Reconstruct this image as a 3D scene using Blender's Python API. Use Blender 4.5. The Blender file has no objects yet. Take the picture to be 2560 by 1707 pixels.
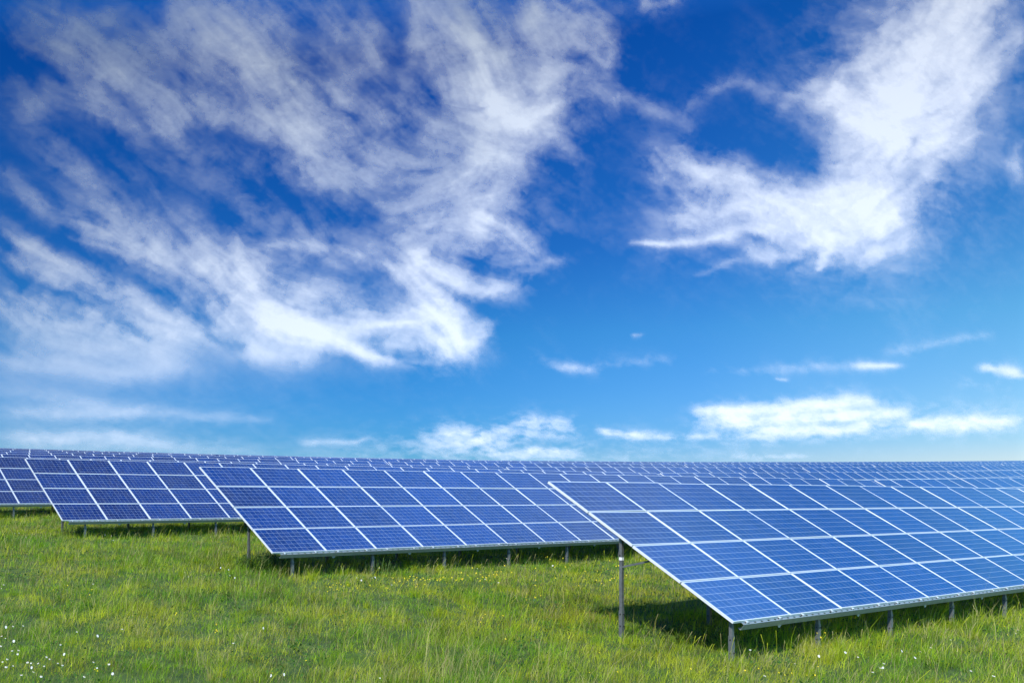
import bpy, math, random
import numpy as np
from mathutils import Matrix, Vector

C = bpy.context.scene.collection
RAD = math.radians
rng = np.random.default_rng(7)
random.seed(7)

# ------------------------------------------------------------------ camera, sky, sun, exposure
F_PX, CX, CY = 2439.9, 588.7, 1160.1            # focal length and principal point, 2560 px wide frame
YAW, PITCH, ROLL = 0.5853262, 0.0254324, -0.0100890
def _rot():
    c, s = math.cos(YAW), math.sin(YAW); A = np.array([[c, -s, 0], [s, c, 0], [0, 0, 1]])
    c, s = math.cos(PITCH), math.sin(PITCH); B = np.array([[1, 0, 0], [0, c, s], [0, -s, c]])
    c, s = math.cos(ROLL), math.sin(ROLL); D = np.array([[c, 0, -s], [0, 1, 0], [s, 0, c]])
    return D @ B @ A
RM = _rot()                                      # rows: right, forward, up
cam_data = bpy.data.cameras.new('camera')
cam = bpy.data.objects.new('camera', cam_data); C.objects.link(cam)
cam_data.sensor_width = 36.0
cam_data.lens = F_PX / 2560 * 36.0
cam_data.shift_x = (1280 - CX) / 2560
cam_data.shift_y = (CY - 853.5) / 2560
cam_data.clip_start = 0.1; cam_data.clip_end = 40000
r_, f_, u_ = RM
cam.matrix_world = Matrix(((r_[0], u_[0], -f_[0], 0), (r_[1], u_[1], -f_[1], 0), (r_[2], u_[2], -f_[2], 0), (0, 0, 0, 1)))
bpy.context.scene.camera = cam

SUN_AZ, SUN_EL = RAD(-158), RAD(42)              # azimuth measured from +X towards +Y
SUN_DIR = Vector((math.cos(SUN_AZ) * math.cos(SUN_EL), math.sin(SUN_AZ) * math.cos(SUN_EL), math.sin(SUN_EL)))
world = bpy.data.worlds.new('World'); bpy.context.scene.world = world
world.use_nodes = True
wt = world.node_tree; wt.nodes.clear()
def wn(t, **k):
    n = wt.nodes.new(t)
    for a, b in k.items(): setattr(n, a, b)
    return n
sky = wn('ShaderNodeTexSky', sky_type='NISHITA', sun_disc=False)
sky.sun_elevation = SUN_EL; sky.sun_rotation = RAD(238)
sky.altitude = 200; sky.air_density = 1.0; sky.dust_density = 0.3; sky.ozone_density = 3.0
geo = wn('ShaderNodeNewGeometry'); sep = wn('ShaderNodeSeparateXYZ')
ramp = wn('ShaderNodeValToRGB')                  # deep polarised blue, pale horizon; unseen bright band added above for panel reflections
wt.links.new(geo.outputs['Incoming'], sep.inputs[0])
neg = wn('ShaderNodeMath', operation='MULTIPLY'); neg.inputs[1].default_value = -1.0
wt.links.new(sep.outputs['Z'], neg.inputs[0]); wt.links.new(neg.outputs[0], ramp.inputs[0])
SKY_RAMP = [(0.0, (0.34, 0.50, 0.75)), (0.033, (0.245, 0.43, 0.735)), (0.046, (0.19, 0.40, 0.725)), (0.10, (0.145, 0.385, 0.70)), (0.152, (0.113, 0.385, 0.668)), (0.232, (0.058, 0.29, 0.63)), (0.406, (0.016, 0.235, 0.65)), (0.45, (0.08, 0.42, 0.95)), (0.50, (0.40, 1.0, 1.8)), (0.70, (0.80, 1.65, 2.6)), (0.82, (0.05, 0.17, 0.42)), (1.0, (0.05, 0.20, 0.48))]
els = ramp.color_ramp.elements
while len(els) < len(SKY_RAMP): els.new(0.5)
for e, (p_, c_) in zip(els, SKY_RAMP): e.position = p_; e.color = (*c_, 1)
# the blue lightens from left to right of the view (towards azimuth -60 degrees)
sdot = wn('ShaderNodeVectorMath', operation='DOT_PRODUCT'); sdot.inputs[1].default_value = (-math.cos(RAD(-60)), -math.sin(RAD(-60)), 0)
wt.links.new(geo.outputs['Incoming'], sdot.inputs[0])
smap = wn('ShaderNodeMath', operation='MULTIPLY_ADD'); smap.inputs[1].default_value = 0.5; smap.inputs[2].default_value = 0.5
wt.links.new(sdot.outputs['Value'], smap.inputs[0])
ramp2 = wn('ShaderNodeValToRGB'); wt.links.new(smap.outputs[0], ramp2.inputs[0])
e2 = ramp2.color_ramp.elements
for p_, c_ in ((0.18, (0.70, 0.86, 0.88)), (0.36, (0.50, 0.79, 0.87)), (0.49, (1, 1, 1)), (0.605, (2.0, 1.38, 1.07)), (0.68, (5.0, 3.0, 1.8)), (0.8, (7.0, 4.2, 2.3))):  # last stops: extra sky brightness added outside the view for panel reflections
    if p_ == 0.18: e = e2[0]; e.position = p_
    elif p_ == 0.8: e = e2[-1]; e.position = p_
    else: e = e2.new(p_)
    e.color = (*c_, 1)
mul0 = wn('ShaderNodeMix', data_type='RGBA', blend_type='MULTIPLY'); mul0.inputs['Factor'].default_value = 1.0
mul = wn('ShaderNodeMix', data_type='RGBA', blend_type='MULTIPLY'); mul.inputs['Factor'].default_value = 1.0
wt.links.new(sky.outputs[0], mul0.inputs['A']); wt.links.new(ramp2.outputs[0], mul0.inputs['B']); wt.links.new(mul0.outputs['Result'], mul.inputs['A']); wt.links.new(ramp.outputs[0], mul.inputs['B'])
bg = wn('ShaderNodeBackground'); bg.inputs['Strength'].default_value = 0.15
wo = wn('ShaderNodeOutputWorld')
wt.links.new(mul.outputs['Result'], bg.inputs[0]); wt.links.new(bg.outputs[0], wo.inputs[0])

sun_data = bpy.data.lights.new('sun', 'SUN'); sun_data.energy = 4.6; sun_data.angle = RAD(0.5); sun_data.color = (1.0, 0.96, 0.90)
sun = bpy.data.objects.new('sun', sun_data); C.objects.link(sun)
sun.rotation_euler = (-SUN_DIR).to_track_quat('-Z', 'Y').to_euler()
vs = bpy.context.scene.view_settings
vs.view_transform = 'Standard'; vs.look = 'None'; vs.exposure = 0.0; vs.gamma = 1.0; vs.use_curve_mapping = False
bpy.context.scene.cycles.transparent_max_bounces = 24

# ------------------------------------------------------------------ helpers
def tag(o, label=None, cat=None, group=None, kind=None):
    if label: o['label'] = label
    if cat: o['category'] = cat
    if group: o['group'] = group
    if kind: o['kind'] = kind
    return o

def mesh_obj(name, me, parent=None):
    o = bpy.data.objects.new(name, me); C.objects.link(o)
    if parent is not None: o.parent = parent
    return o

def np_mesh(name, verts, faces_flat, counts, mats=(), mat_idx=None, smooth=False):
    me = bpy.data.meshes.new(name)
    verts = np.asarray(verts, np.float32); faces_flat = np.asarray(faces_flat, np.int32); counts = np.asarray(counts, np.int32)
    me.vertices.add(len(verts)); me.vertices.foreach_set('co', verts.ravel())
    me.loops.add(len(faces_flat)); me.loops.foreach_set('vertex_index', faces_flat)
    me.polygons.add(len(counts))
    starts = np.concatenate([[0], np.cumsum(counts)[:-1]]).astype(np.int32)
    me.polygons.foreach_set('loop_start', starts)
    me.polygons.foreach_set('loop_total', counts)
    for m in mats: me.materials.append(m)
    if mat_idx is not None: me.polygons.foreach_set('material_index', np.asarray(mat_idx, np.int32))
    if smooth: me.polygons.foreach_set('use_smooth', np.ones(len(counts), bool))
    me.update(calc_edges=True)
    return me

class MB:
    """collects oriented boxes and prisms; build() links them as one mesh"""
    def __init__(s): s.v = []; s.f = []; s.m = []
    def box(s, c0, c1, mi=0, M=None):
        x0, y0, z0 = c0; x1, y1, z1 = c1
        vs_ = [(x0, y0, z0), (x1, y0, z0), (x1, y1, z0), (x0, y1, z0), (x0, y0, z1), (x1, y0, z1), (x1, y1, z1), (x0, y1, z1)]
        if M is not None: vs_ = [tuple(M @ Vector(p)) for p in vs_]
        b = len(s.v); s.v += vs_
        for q in ((0, 3, 2, 1), (4, 5, 6, 7), (0, 1, 5, 4), (1, 2, 6, 5), (2, 3, 7, 6), (3, 0, 4, 7)):
            s.f.append(tuple(b + i for i in q)); s.m.append(mi)
        return s
    def extrude(s, prof, axis_a, axis_b, mi=0, close=True):
        """prof: list of offset Vectors; swept from point a to point b"""
        b = len(s.v); n = len(prof)
        for P in (axis_a, axis_b): s.v += [tuple(Vector(P) + Vector(q)) for q in prof]
        for i in range(n):
            j = (i + 1) % n; s.f.append((b + i, b + j, b + n + j, b + n + i)); s.m.append(mi)
        s.f.append(tuple(b + i for i in reversed(range(n)))); s.m.append(mi)
        s.f.append(tuple(b + n + i for i in range(n))); s.m.append(mi)
        return s
    def cyl(s, a, b_, r, n=8, mi=0):
        a, b_ = Vector(a), Vector(b_); d = (b_ - a).normalized()
        u = d.orthogonal().normalized(); w = d.cross(u)
        return s.extrude([u * (r * math.cos(2 * math.pi * k / n)) + w * (r * math.sin(2 * math.pi * k / n)) for k in range(n)], a, b_, mi)
    def mesh(s, name, mats):
        me = bpy.data.meshes.new(name); me.from_pydata(s.v, [], s.f)
        for m in mats: me.materials.append(m)
        me.polygons.foreach_set('material_index', s.m); me.update()
        return me

def mat(name, base=(0.5, 0.5, 0.5), rough=0.5, metal=0.0, noise=None):
    m = bpy.data.materials.new(name); m.use_nodes = True
    nt = m.node_tree; b = nt.nodes['Principled BSDF']
    b.inputs['Base Color'].default_value = (*base, 1); b.inputs['Roughness'].default_value = rough; b.inputs['Metallic'].default_value = metal
    if noise:
        scale, amt, det = noise
        tc = nt.nodes.new('ShaderNodeTexCoord'); nz = nt.nodes.new('ShaderNodeTexNoise'); nz.inputs['Scale'].default_value = scale; nz.inputs['Detail'].default_value = det
        mr = nt.nodes.new('ShaderNodeMapRange'); mr.inputs['From Min'].default_value = 0.3; mr.inputs['From Max'].default_value = 0.7
        mr.inputs['To Min'].default_value = 1 - amt; mr.inputs['To Max'].default_value = 1 + amt
        mx = nt.nodes.new('ShaderNodeVectorMath'); mx.operation = 'SCALE'; mx.inputs[0].default_value = base
        nt.links.new(tc.outputs['Object'], nz.inputs['Vector']); nt.links.new(nz.outputs['Fac'], mr.inputs['Value'])
        nt.links.new(mr.outputs[0], mx.inputs['Scale']); nt.links.new(mx.outputs[0], b.inputs['Base Color'])
    return m

# ------------------------------------------------------------------ terrain
ROWY = [8.16, 19.2, 30.3, 41.2, 52.1, 63.1, 74.1, 85.1, 96.1]     # y of each row's lower edge
TOPZ = [  # (x, height of the row's upper edge)
 [(14.5, .21), (24.5, .23), (34.5, .26), (53, .33), (70, .7), (100, 1.6), (320, 6.5)],
 [(13.8, .61), (27, .62), (38.8, .66), (47, .72), (54.3, .80), (59.2, .88), (64.2, .97), (71, 1.07), (100, 1.75), (320, 7.2)],
 [(13, 1.04), (23, 1.055), (31.4, 1.075), (41.4, 1.105), (49.8, 1.165), (55.3, 1.235), (62, 1.36), (70.4, 1.54), (80.5, 1.74), (89, 1.93), (96, 2.13), (106.4, 2.39), (320, 8.)],
 [(12.5, 1.38), (19, 1.45), (24, 1.49), (34, 1.545), (44, 1.59), (53, 1.70), (61.3, 1.84), (69.7, 2.0), (78, 2.16), (85, 2.3), (93.7, 2.52), (100.4, 2.69), (121.4, 3.27), (141.3, 3.76), (320, 8.5)],
 [(12, 1.85), (21.7, 1.93), (28.4, 2.0), (41.6, 2.11), (50, 2.2), (62.2, 2.40), (72.3, 2.52), (82.5, 2.705), (91.3, 2.89), (98, 3.01), (134, 3.91), (154, 4.38), (176, 4.95), (320, 8.8)],
 [(12, 2.33), (24.4, 2.43), (34.4, 2.54), (50, 2.74), (61.6, 2.87), (71.7, 2.985), (83.4, 3.14), (88.5, 3.22), (160, 4.86), (211, 6.14), (320, 9.2)],
 [(11, 2.9), (28.7, 3.03), (38.7, 3.13), (49, 3.18), (62.6, 3.31), (71, 3.38), (81, 3.53), (91.6, 3.69), (101.7, 3.85), (115, 4.13), (147, 4.85), (190, 5.94), (246, 7.44), (320, 9.4)],
 [(11, 3.45), (32, 3.56), (46, 3.66), (62, 3.71), (81, 3.86), (131.6, 4.68), (168, 5.48), (217, 6.78), (281, 8.58), (320, 9.7)],
 [(11, 4.0), (36, 4.10), (51.8, 4.15), (69.7, 4.15), (91, 4.3), (148, 5.2), (188, 6.1), (244, 7.6), (320, 9.6)],
]
TILT = RAD(31.86); CT, ST = math.cos(TILT), math.sin(TILT)
PX, PS = 1.672, 1.01
RISE = 4.04 * ST; CLEAR = 0.66
def top_z(n, x): return np.interp(x, *zip(*TOPZ[n]))
_ky = [-120, -20] + ROWY + [112, 150, 400, 3000]
def ground_z(x, y):
    x = np.asarray(x, float); y = np.asarray(y, float)
    rows = [top_z(n, x) - RISE - CLEAR for n in range(9)]
    cols = [rows[0] - 3.4, rows[0] - 1.0] + rows + [rows[8] + 0.35, rows[8] - 0.4, rows[8] - 22, rows[8] - 120]
    out = np.zeros(np.broadcast(x, y).shape); yy = np.broadcast_to(y, out.shape)
    for i in range(len(_ky) - 1):
        a, b = _ky[i], _ky[i + 1]
        t = np.clip((yy - a) / (b - a), 0, 1)
        lo = yy >= a if i else np.ones_like(yy, bool)
        out = np.where(lo, cols[i] + (cols[i + 1] - cols[i]) * t, out)
    return out
def hide_rows(y):
    """distance from the nearest lower table edge, negative in front"""
    d = np.full(np.shape(y), 1e9)
    for ry in ROWY:
        e = np.asarray(y) - ry; d = np.where(np.abs(e) < np.abs(d), e, d)
    return d
def bumps(x, y):
    return 0.07 * np.exp(-((hide_rows(y) - 2.2) / 1.3) ** 2) * (np.asarray(x) > 11) + 0.035 * np.sin(x * 1.3 + y * .7) * np.sin(y * 1.1 - x * .4) + 0.02 * np.sin(x * 3.1 + 1) * np.sin(y * 2.7)
def at(u, v, h=0.0):
    """point of the ground (raised by h) seen at pixel u,v of the 2560 px frame"""
    q = RM.T @ np.array([(u - CX) / F_PX, 1, -(v - CY) / F_PX]); t = 20.0
    lo, hi = 5.0, 200.0
    for k in range(400):
        t = lo + (hi - lo) * k / 400
        if q[2] * t <= ground_z(q[0] * t, q[1] * t) + h: break
    return float(q[0] * t), float(q[1] * t)

m_ground = bpy.data.materials.new('soil_and_thatch'); m_ground.use_nodes = True
nt = m_ground.node_tree; b = nt.nodes['Principled BSDF']; b.inputs['Roughness'].default_value = 0.95
tc = nt.nodes.new('ShaderNodeTexCoord'); nz = nt.nodes.new('ShaderNodeTexNoise'); nz.inputs['Scale'].default_value = 3.0; nz.inputs['Detail'].default_value = 10
cr = nt.nodes.new('ShaderNodeValToRGB'); e = cr.color_ramp.elements
e[0].position = .3; e[0].color = (0.030, 0.060, 0.008, 1); e[1].position = .7; e[1].color = (0.085, 0.14, 0.018, 1)
nt.links.new(tc.outputs['Object'], nz.inputs['Vector']); nt.links.new(nz.outputs['Fac'], cr.inputs[0]); nt.links.new(cr.outputs[0], b.inputs['Base Color'])
gx = np.unique(np.concatenate([np.linspace(-3000, -60, 12), np.arange(-60, 70, 0.5), np.arange(70, 330, 4), np.linspace(330, 6000, 14)]))
gy = np.unique(np.concatenate([np.linspace(-400, -20, 8), np.arange(-20, 60, 0.5), np.arange(60, 160, 3), np.linspace(160, 6000, 20)]))
GX, GY = np.meshgrid(gx, gy)
GZ = ground_z(GX, GY) + bumps(GX, GY)
nx, ny = len(gx), len(gy)
idx = np.arange(nx * ny).reshape(ny, nx)
quads = np.stack([idx[:-1, :-1], idx[:-1, 1:], idx[1:, 1:], idx[1:, :-1]], -1).reshape(-1, 4)
gme = np_mesh('ground', np.stack([GX, GY, GZ], -1).reshape(-1, 3), quads.ravel(), np.full(len(quads), 4), [m_ground], smooth=True)
tag(mesh_obj('ground', gme), kind='structure')

# ------------------------------------------------------------------ clouds: a high sheet of cirrus
_tab = np.random.default_rng(11).random((256, 256)).astype(np.float32)
def vnoise(x, y):
    xi = np.floor(x).astype(np.int64); yi = np.floor(y).astype(np.int64)
    fx = x - xi; fy = y - yi; fx = fx * fx * fx * (fx * (fx * 6 - 15) + 10); fy = fy * fy * fy * (fy * (fy * 6 - 15) + 10)
    a = _tab[yi & 255, xi & 255]; b = _tab[yi & 255, (xi + 1) & 255]; c = _tab[(yi + 1) & 255, xi & 255]; d = _tab[(yi + 1) & 255, (xi + 1) & 255]
    return (a * (1 - fx) + b * fx) * (1 - fy) + (c * (1 - fx) + d * fx) * fy
def fbm(x, y, o=5, gain=0.52):
    s = 0.0; a = 1.0; n = 0.0
    for k in range(o):
        s = s + a * vnoise(x + 17.3 * k, y + 9.1 * k); n += a; a *= gain
        x, y = (x * 0.8 - y * 0.6) * 2.03, (x * 0.6 + y * 0.8) * 2.03
    return s / n
def sstep(a, b, x):
    t = np.clip((x - a) / (b - a), 0, 1); return t * t * (3 - 2 * t)
# cirrus plumes: (points, width at start, width at end, thickness, fibre contrast); view coordinates of a 2352 px wide window
STROKES = [
 # upper left band
 ([(20, 10), (140, 90), (280, 190), (380, 290), (440, 350)], 60, 30, .62, .5),
 ([(180, 60), (330, 150), (430, 240), (520, 300)], 70, 40, .50, .5),
 ([(0, 60), (60, 130), (180, 200), (300, 270)], 40, 30, .42, .6),
 ([(400, -20), (470, 60), (560, 130), (620, 190), (680, 300), (780, 400)], 70, 50, .78, .4),
 ([(540, 20), (600, 90), (640, 150)], 60, 40, .55, .5),
 ([(640, 180), (760, 260), (860, 340), (920, 400)], 90, 60, .42, .6),
 ([(560, 230), (660, 330), (740, 410), (820, 450)], 60, 30, .40, .6),
 ([(720, -20), (760, 80), (800, 190), (880, 290), (960, 380)], 60, 70, .34, .5),
 ([(850, 40), (860, 130), (880, 190)], 26, 14, .40, .5),
 ([(430, 250), (560, 280), (680, 300)], 20, 12, .35, .7),
 # centre column
 ([(1010, -40), (1060, 60), (1110, 160), (1130, 250), (1110, 330)], 70, 80, .95, .30),
 ([(1200, -20), (1230, 60), (1270, 130), (1240, 230), (1180, 300)], 60, 50, .78, .4),
 ([(1290, -20), (1370, 50), (1400, 110), (1380, 170)], 40, 14, .55, .55),
 ([(1300, 60), (1350, 110), (1385, 160)], 24, 10, .45, .6),
 ([(1110, 300), (1120, 380), (1060, 450), (1010, 500)], 90, 60, .62, .45),
 ([(1210, 340), (1130, 370), (1080, 430)], 34, 46, .55, .5),
 ([(1000, 330), (960, 420), (940, 480)], 70, 60, .35, .6),
 ([(1090, 470), (1150, 520), (1200, 555)], 40, 20, .52, .5),
 ([(1460, 0), (1500, 15), (1560, -10)], 18, 14, .65, .5),
 ([(1300, 160), (1400, 210), (1480, 240), (1560, 275), (1600, 300)], 26, 16, .38, .6),
 ([(1230, 260), (1300, 330), (1340, 350)], 36, 24, .25, .6),
 ([(960, -20), (960, 90), (930, 160)], 26, 22, .55, .6),
 # long sweeping fibres on the left
 ([(40, 210), (110, 300), (200, 420), (300, 520), (400, 600), (500, 680)], 26, 60, .46, .6),
 ([(70, 220), (150, 240), (280, 290), (380, 310)], 22, 10, .42, .6),
 ([(0, 400), (120, 480), (220, 530), (300, 560), (390, 600)], 20, 26, .55, .5),
 ([(160, 545), (240, 570), (340, 590), (390, 605)], 5, 16, .40, .5),
 ([(0, 520), (140, 610), (290, 680), (400, 740), (520, 790)], 22, 26, .60, .5),
 ([(0, 570), (180, 680), (330, 750), (470, 800)], 20, 30, .42, .6),
 ([(0, 680), (160, 740), (330, 790), (480, 830)], 46, 34, .50, .5),
 ([(0, 750), (180, 790), (350, 830), (450, 850)], 40, 26, .38, .5),
 ([(0, 830), (140, 840), (300, 860), (420, 850)], 26, 22, .45, .5),
 ([(0, 885), (160, 920), (330, 945), (480, 955), (620, 965)], 26, 10, .34, .6),
 ([(0, 945), (180, 950), (330, 945)], 16, 12, .42, .5),
 ([(0, 1000), (120, 1005), (260, 1000), (400, 1020)], 18, 14, .50, .5),
 ([(0, 1030), (300, 1020), (600, 1040)], 30, 20, .30, .4),
 ([(400, 540), (520, 640), (600, 740), (620, 820)], 60, 60, .30, .5),
 ([(250, 330), (420, 470), (560, 560)], 40, 60, .22, .6),
 # bright knot at the centre left
 ([(520, 620), (600, 690), (690, 740), (770, 780), (850, 815), (915, 838)], 44, 12, .98, .25),
 ([(520, 680), (620, 740), (720, 760), (800, 760)], 46, 40, .90, .25),
 ([(560, 800), (640, 810), (740, 790)], 34, 30, .62, .4),
 ([(545, 530), (548, 590), (570, 650)], 14, 34, .45, .5),
 ([(560, 575), (640, 556), (740, 562), (840, 588)], 16, 10, .42, .5),
 ([(560, 600), (640, 640), (720, 670), (760, 690)], 20, 14, .40, .6),
 ([(760, 770), (860, 740), (960, 720), (1050, 700)], 26, 30, .85, .35),
 ([(940, 560), (960, 610), (1030, 640), (1110, 655), (1190, 665)], 36, 16, .85, .3),
 ([(890, 605), (960, 640), (1010, 690), (1060, 740)], 14, 30, .90, .3),
 ([(1000, 700), (1050, 750), (1050, 800)], 44, 30, .90, .3),
 ([(1050, 800), (1100, 775), (1135, 735)], 30, 18, .6, .4),
 ([(870, 770), (960, 780), (1050, 790)], 30, 24, .62, .4),
 ([(1060, 530), (1150, 540), (1200, 575), (1150, 620)], 44, 34, .50, .4),
 ([(1150, 690), (1190, 650), (1250, 600), (1310, 600)], 22, 8, .30, .6),
 ([(640, 610), (760, 660), (840, 720)], 40, 30, .30, .6),
 ([(1000, 830), (900, 830), (960, 845)], 10, 8, .35, .5),
 # the big hook on the right
 ([(2190, -60), (2160, 60), (2110, 160), (2060, 250)], 120, 110, 1.0, .22),
 ([(2260, -30), (2220, 90), (2200, 190), (2150, 260)], 60, 60, .80, .40),
 ([(2060, 60), (1990, 150), (1910, 220), (1830, 250)], 24, 26, .72, .35),
 ([(1900, 210), (1960, 260), (2030, 330)], 46, 50, .95, .25),
 ([(2060, 250), (2070, 330), (2050, 410), (2010, 480)], 90, 70, .98, .22),
 ([(2290, 150), (2240, 190), (2180, 260), (2160, 330)], 26, 40, .62, .5),
 ([(2240, 260), (2180, 320), (2110, 340)], 24, 30, .50, .5),
 ([(2352, 60), (2300, 130), (2240, 200)], 20, 26, .40, .6),
 ([(2050, 400), (1950, 460), (1850, 470), (1760, 450), (1690, 420), (1600, 400), (1520, 350)], 62, 34, .93, .3),
 ([(2040, 470), (1970, 530), (1900, 540), (1800, 510), (1700, 490), (1600, 500), (1540, 530)], 60, 46, .90, .3),
 ([(1900, 520), (1910, 570), (1885, 612)], 34, 8, .85, .3),
 ([(1980, 510), (1960, 570), (1920, 600)], 40, 12, .50, .5),
 ([(1450, 560), (1540, 565), (1620, 555), (1700, 530), (1780, 520)], 6, 18, .80, .35),
 ([(1600, 640), (1700, 600), (1800, 590), (1890, 590)], 6, 24, .38, .6),
 ([(1700, 560), (1780, 580), (1850, 570)], 24, 24, .38, .5),
 ([(1500, 340), (1520, 400), (1560, 450), (1600, 500)], 20, 30, .45, .6),
 ([(1560, 255), (1640, 210), (1700, 185), (1770, 215), (1850, 235)], 14, 16, .30, .6),
 ([(1790, 265), (1830, 225), (1900, 195)], 12, 20, .45, .5),
 ([(2080, 420), (2110, 470), (2060, 540), (1990, 590)], 50, 24, .35, .6),
 ([(1960, 330), (1930, 380), (1960, 430)], 36, 24, .30, .6),
 ([(2352, 330), (2330, 370), (2352, 420)], 24, 20, .40, .5),
 ([(2300, 250), (2352, 190)], 30, 30, .16, .5),
 # low clouds
 ([(1600, 945), (1680, 942), (1780, 940), (1880, 935), (1985, 922)], 10, 20, .95, .3),
 ([(1620, 965), (1760, 966), (1880, 962), (1990, 950), (2085, 948)], 20, 12, .98, .3),
 ([(1700, 988), (1820, 990), (1960, 984), (2040, 972)], 14, 12, .80, .4),
 ([(1800, 940), (1900, 928)], 12, 12, .7, .4), ([(1940, 920), (2010, 922)], 14, 10, .75, .4),
 ([(2070, 974), (2160, 970), (2250, 968), (2340, 968)], 14, 12, .88, .4),
 ([(2150, 985), (2300, 982)], 10, 8, .5, .4),
 ([(1375, 985), (1400, 994), (1470, 1000), (1550, 1004)], 8, 6, .62, .4),
 ([(1430, 1003), (1500, 1004)], 8, 6, .55, .4),
 ([(990, 1006), (1060, 1000), (1120, 1000), (1180, 995)], 22, 16, .55, .4),
 ([(1040, 1018), (1130, 1014)], 12, 10, .55, .4),
 ([(1170, 980), (1230, 966), (1290, 972), (1325, 985)], 18, 14, .48, .4),
 ([(1150, 1000), (1240, 992), (1320, 988)], 12, 10, .40, .5),
 ([(690, 1018), (770, 1014), (815, 1016), (870, 1002)], 8, 7, .42, .4),
 ([(1225, 826), (1320, 842), (1430, 832), (1560, 822)], 16, 9, .20, .6),
 ([(1270, 842), (1380, 848)], 8, 8, .35, .6),
 ([(1640, 848), (1760, 852), (1900, 845), (2075, 840)], 14, 8, .28, .6),
 ([(1960, 838), (2070, 838)], 8, 5, .60, .5),
 ([(2040, 805), (2150, 790), (2280, 765)], 12, 9, .22, .6),
 ([(2250, 842), (2352, 854)], 10, 12, .80, .5), ([(2290, 858), (2370, 862)], 8, 8, .5, .5),
 ([(2200, 880), (2352, 885)], 14, 14, .20, .6),
 ([(1100, 1038), (1240, 1040), (1330, 1045)], 12, 12, .50, .4), ([(1210, 1036), (1290, 1035)], 5, 5, .35, .4),
 ([(1560, 1000), (1680, 1003), (1800, 1000)], 8, 6, .36, .5),
 ([(1680, 1050), (1850, 1048)], 6, 6, .45, .5),
 ([(1780, 872), (1810, 874)], 4, 4, .40, .5),
 ([(1450, 768), (1475, 768)], 4, 4, .30, .5),
 # right hook, side plumes pulled out to the upper right
 ([(2110, 330), (2190, 270), (2260, 190), (2340, 120)], 26, 18, .42, .6),
 ([(2110, 400), (2180, 350), (2250, 290)], 30, 14, .42, .6),
 ([(1850, 300), (1900, 340), (1960, 370)], 26, 30, .45, .6),
 ([(1990, 600), (2040, 560), (2080, 500)], 14, 34, .30, .6),
]
# veils: broad, thin, soft
VEILS = [(330, 180, 330, 150, .16), (800, 300, 300, 230, .22), (560, 60, 300, 90, .16), (150, 780, 340, 140, .18), (100, 950, 420, 90, .08), (1060, 430, 160, 160, .16), (700, 640, 260, 160, .12),
         (250, 500, 200, 160, .08), (2100, 320, 260, 260, .10), (1750, 520, 260, 110, .10), (1100, 1040, 500, 40, .16), (2100, 960, 300, 40, .12), (700, 480, 260, 120, .10), (1180, 100, 200, 160, .18)]
# clear lanes between the plumes: (points, width at start, width at end, clearance)
GAPS = [([(-40, 90), (40, 140), (150, 185)], 40, 16, .9), ([(130, 290), (260, 350), (380, 420), (520, 490)], 44, 48, .80), ([(-40, 330), (60, 400), (140, 470)], 44, 20, .75), ([(430, 300), (520, 320), (620, 350)], 30, 26, .80),
        ([(640, 430), (760, 480), (860, 500)], 50, 26, .72), ([(640, 615), (740, 620), (850, 635)], 26, 24, .62), ([(910, 40), (925, 120), (905, 200), (840, 215)], 30, 22, .60),
        ([(690, 60), (700, 130), (760, 150)], 34, 40, .50), ([(0, 470), (110, 540), (240, 600), (380, 680)], 20, 16, .62), ([(0, 620), (180, 700), (340, 770)], 14, 10, .45),
        ([(450, 690), (490, 770), (560, 790)], 16, 12, .5), ([(210, 10), (290, -10), (370, 10)], 18, 22, .7), ([(250, 195), (330, 290), (430, 370)], 12, 14, .45),
        ([(1290, 120), (1330, 130)], 20, 16, .5), ([(1240, 400), (1230, 480)], 40, 30, .7), ([(1060, 600), (1110, 605)], 10, 8, .15), ([(1120, 690), (1180, 720)], 30, 30, .6),
        ([(1940, 150), (1965, 190)], 20, 26, .35), ([(2110, 330), (2090, 370)], 14, 14, .30), ([(1540, 440), (1560, 470)], 16, 16, .45),
        ([(1700, 330), (1860, 350)], 60, 60, .85), ([(1880, 580), (1830, 600)], 10, 10, .4), ([(1720, 545), (1800, 560)], 12, 16, .35), ([(1100, 250), (1190, 320)], 16, 26, .3)]
def _bil(A, x, y):
    h, w = A.shape; x = np.clip(x, 0, w - 1.001); y = np.clip(y, 0, h - 1.001)
    xi = x.astype(np.int32); yi = y.astype(np.int32); fx = x - xi; fy = y - yi
    return (A[yi, xi] * (1 - fx) + A[yi, xi + 1] * fx) * (1 - fy) + (A[yi + 1, xi] * (1 - fx) + A[yi + 1, xi + 1] * fx) * fy
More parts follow.
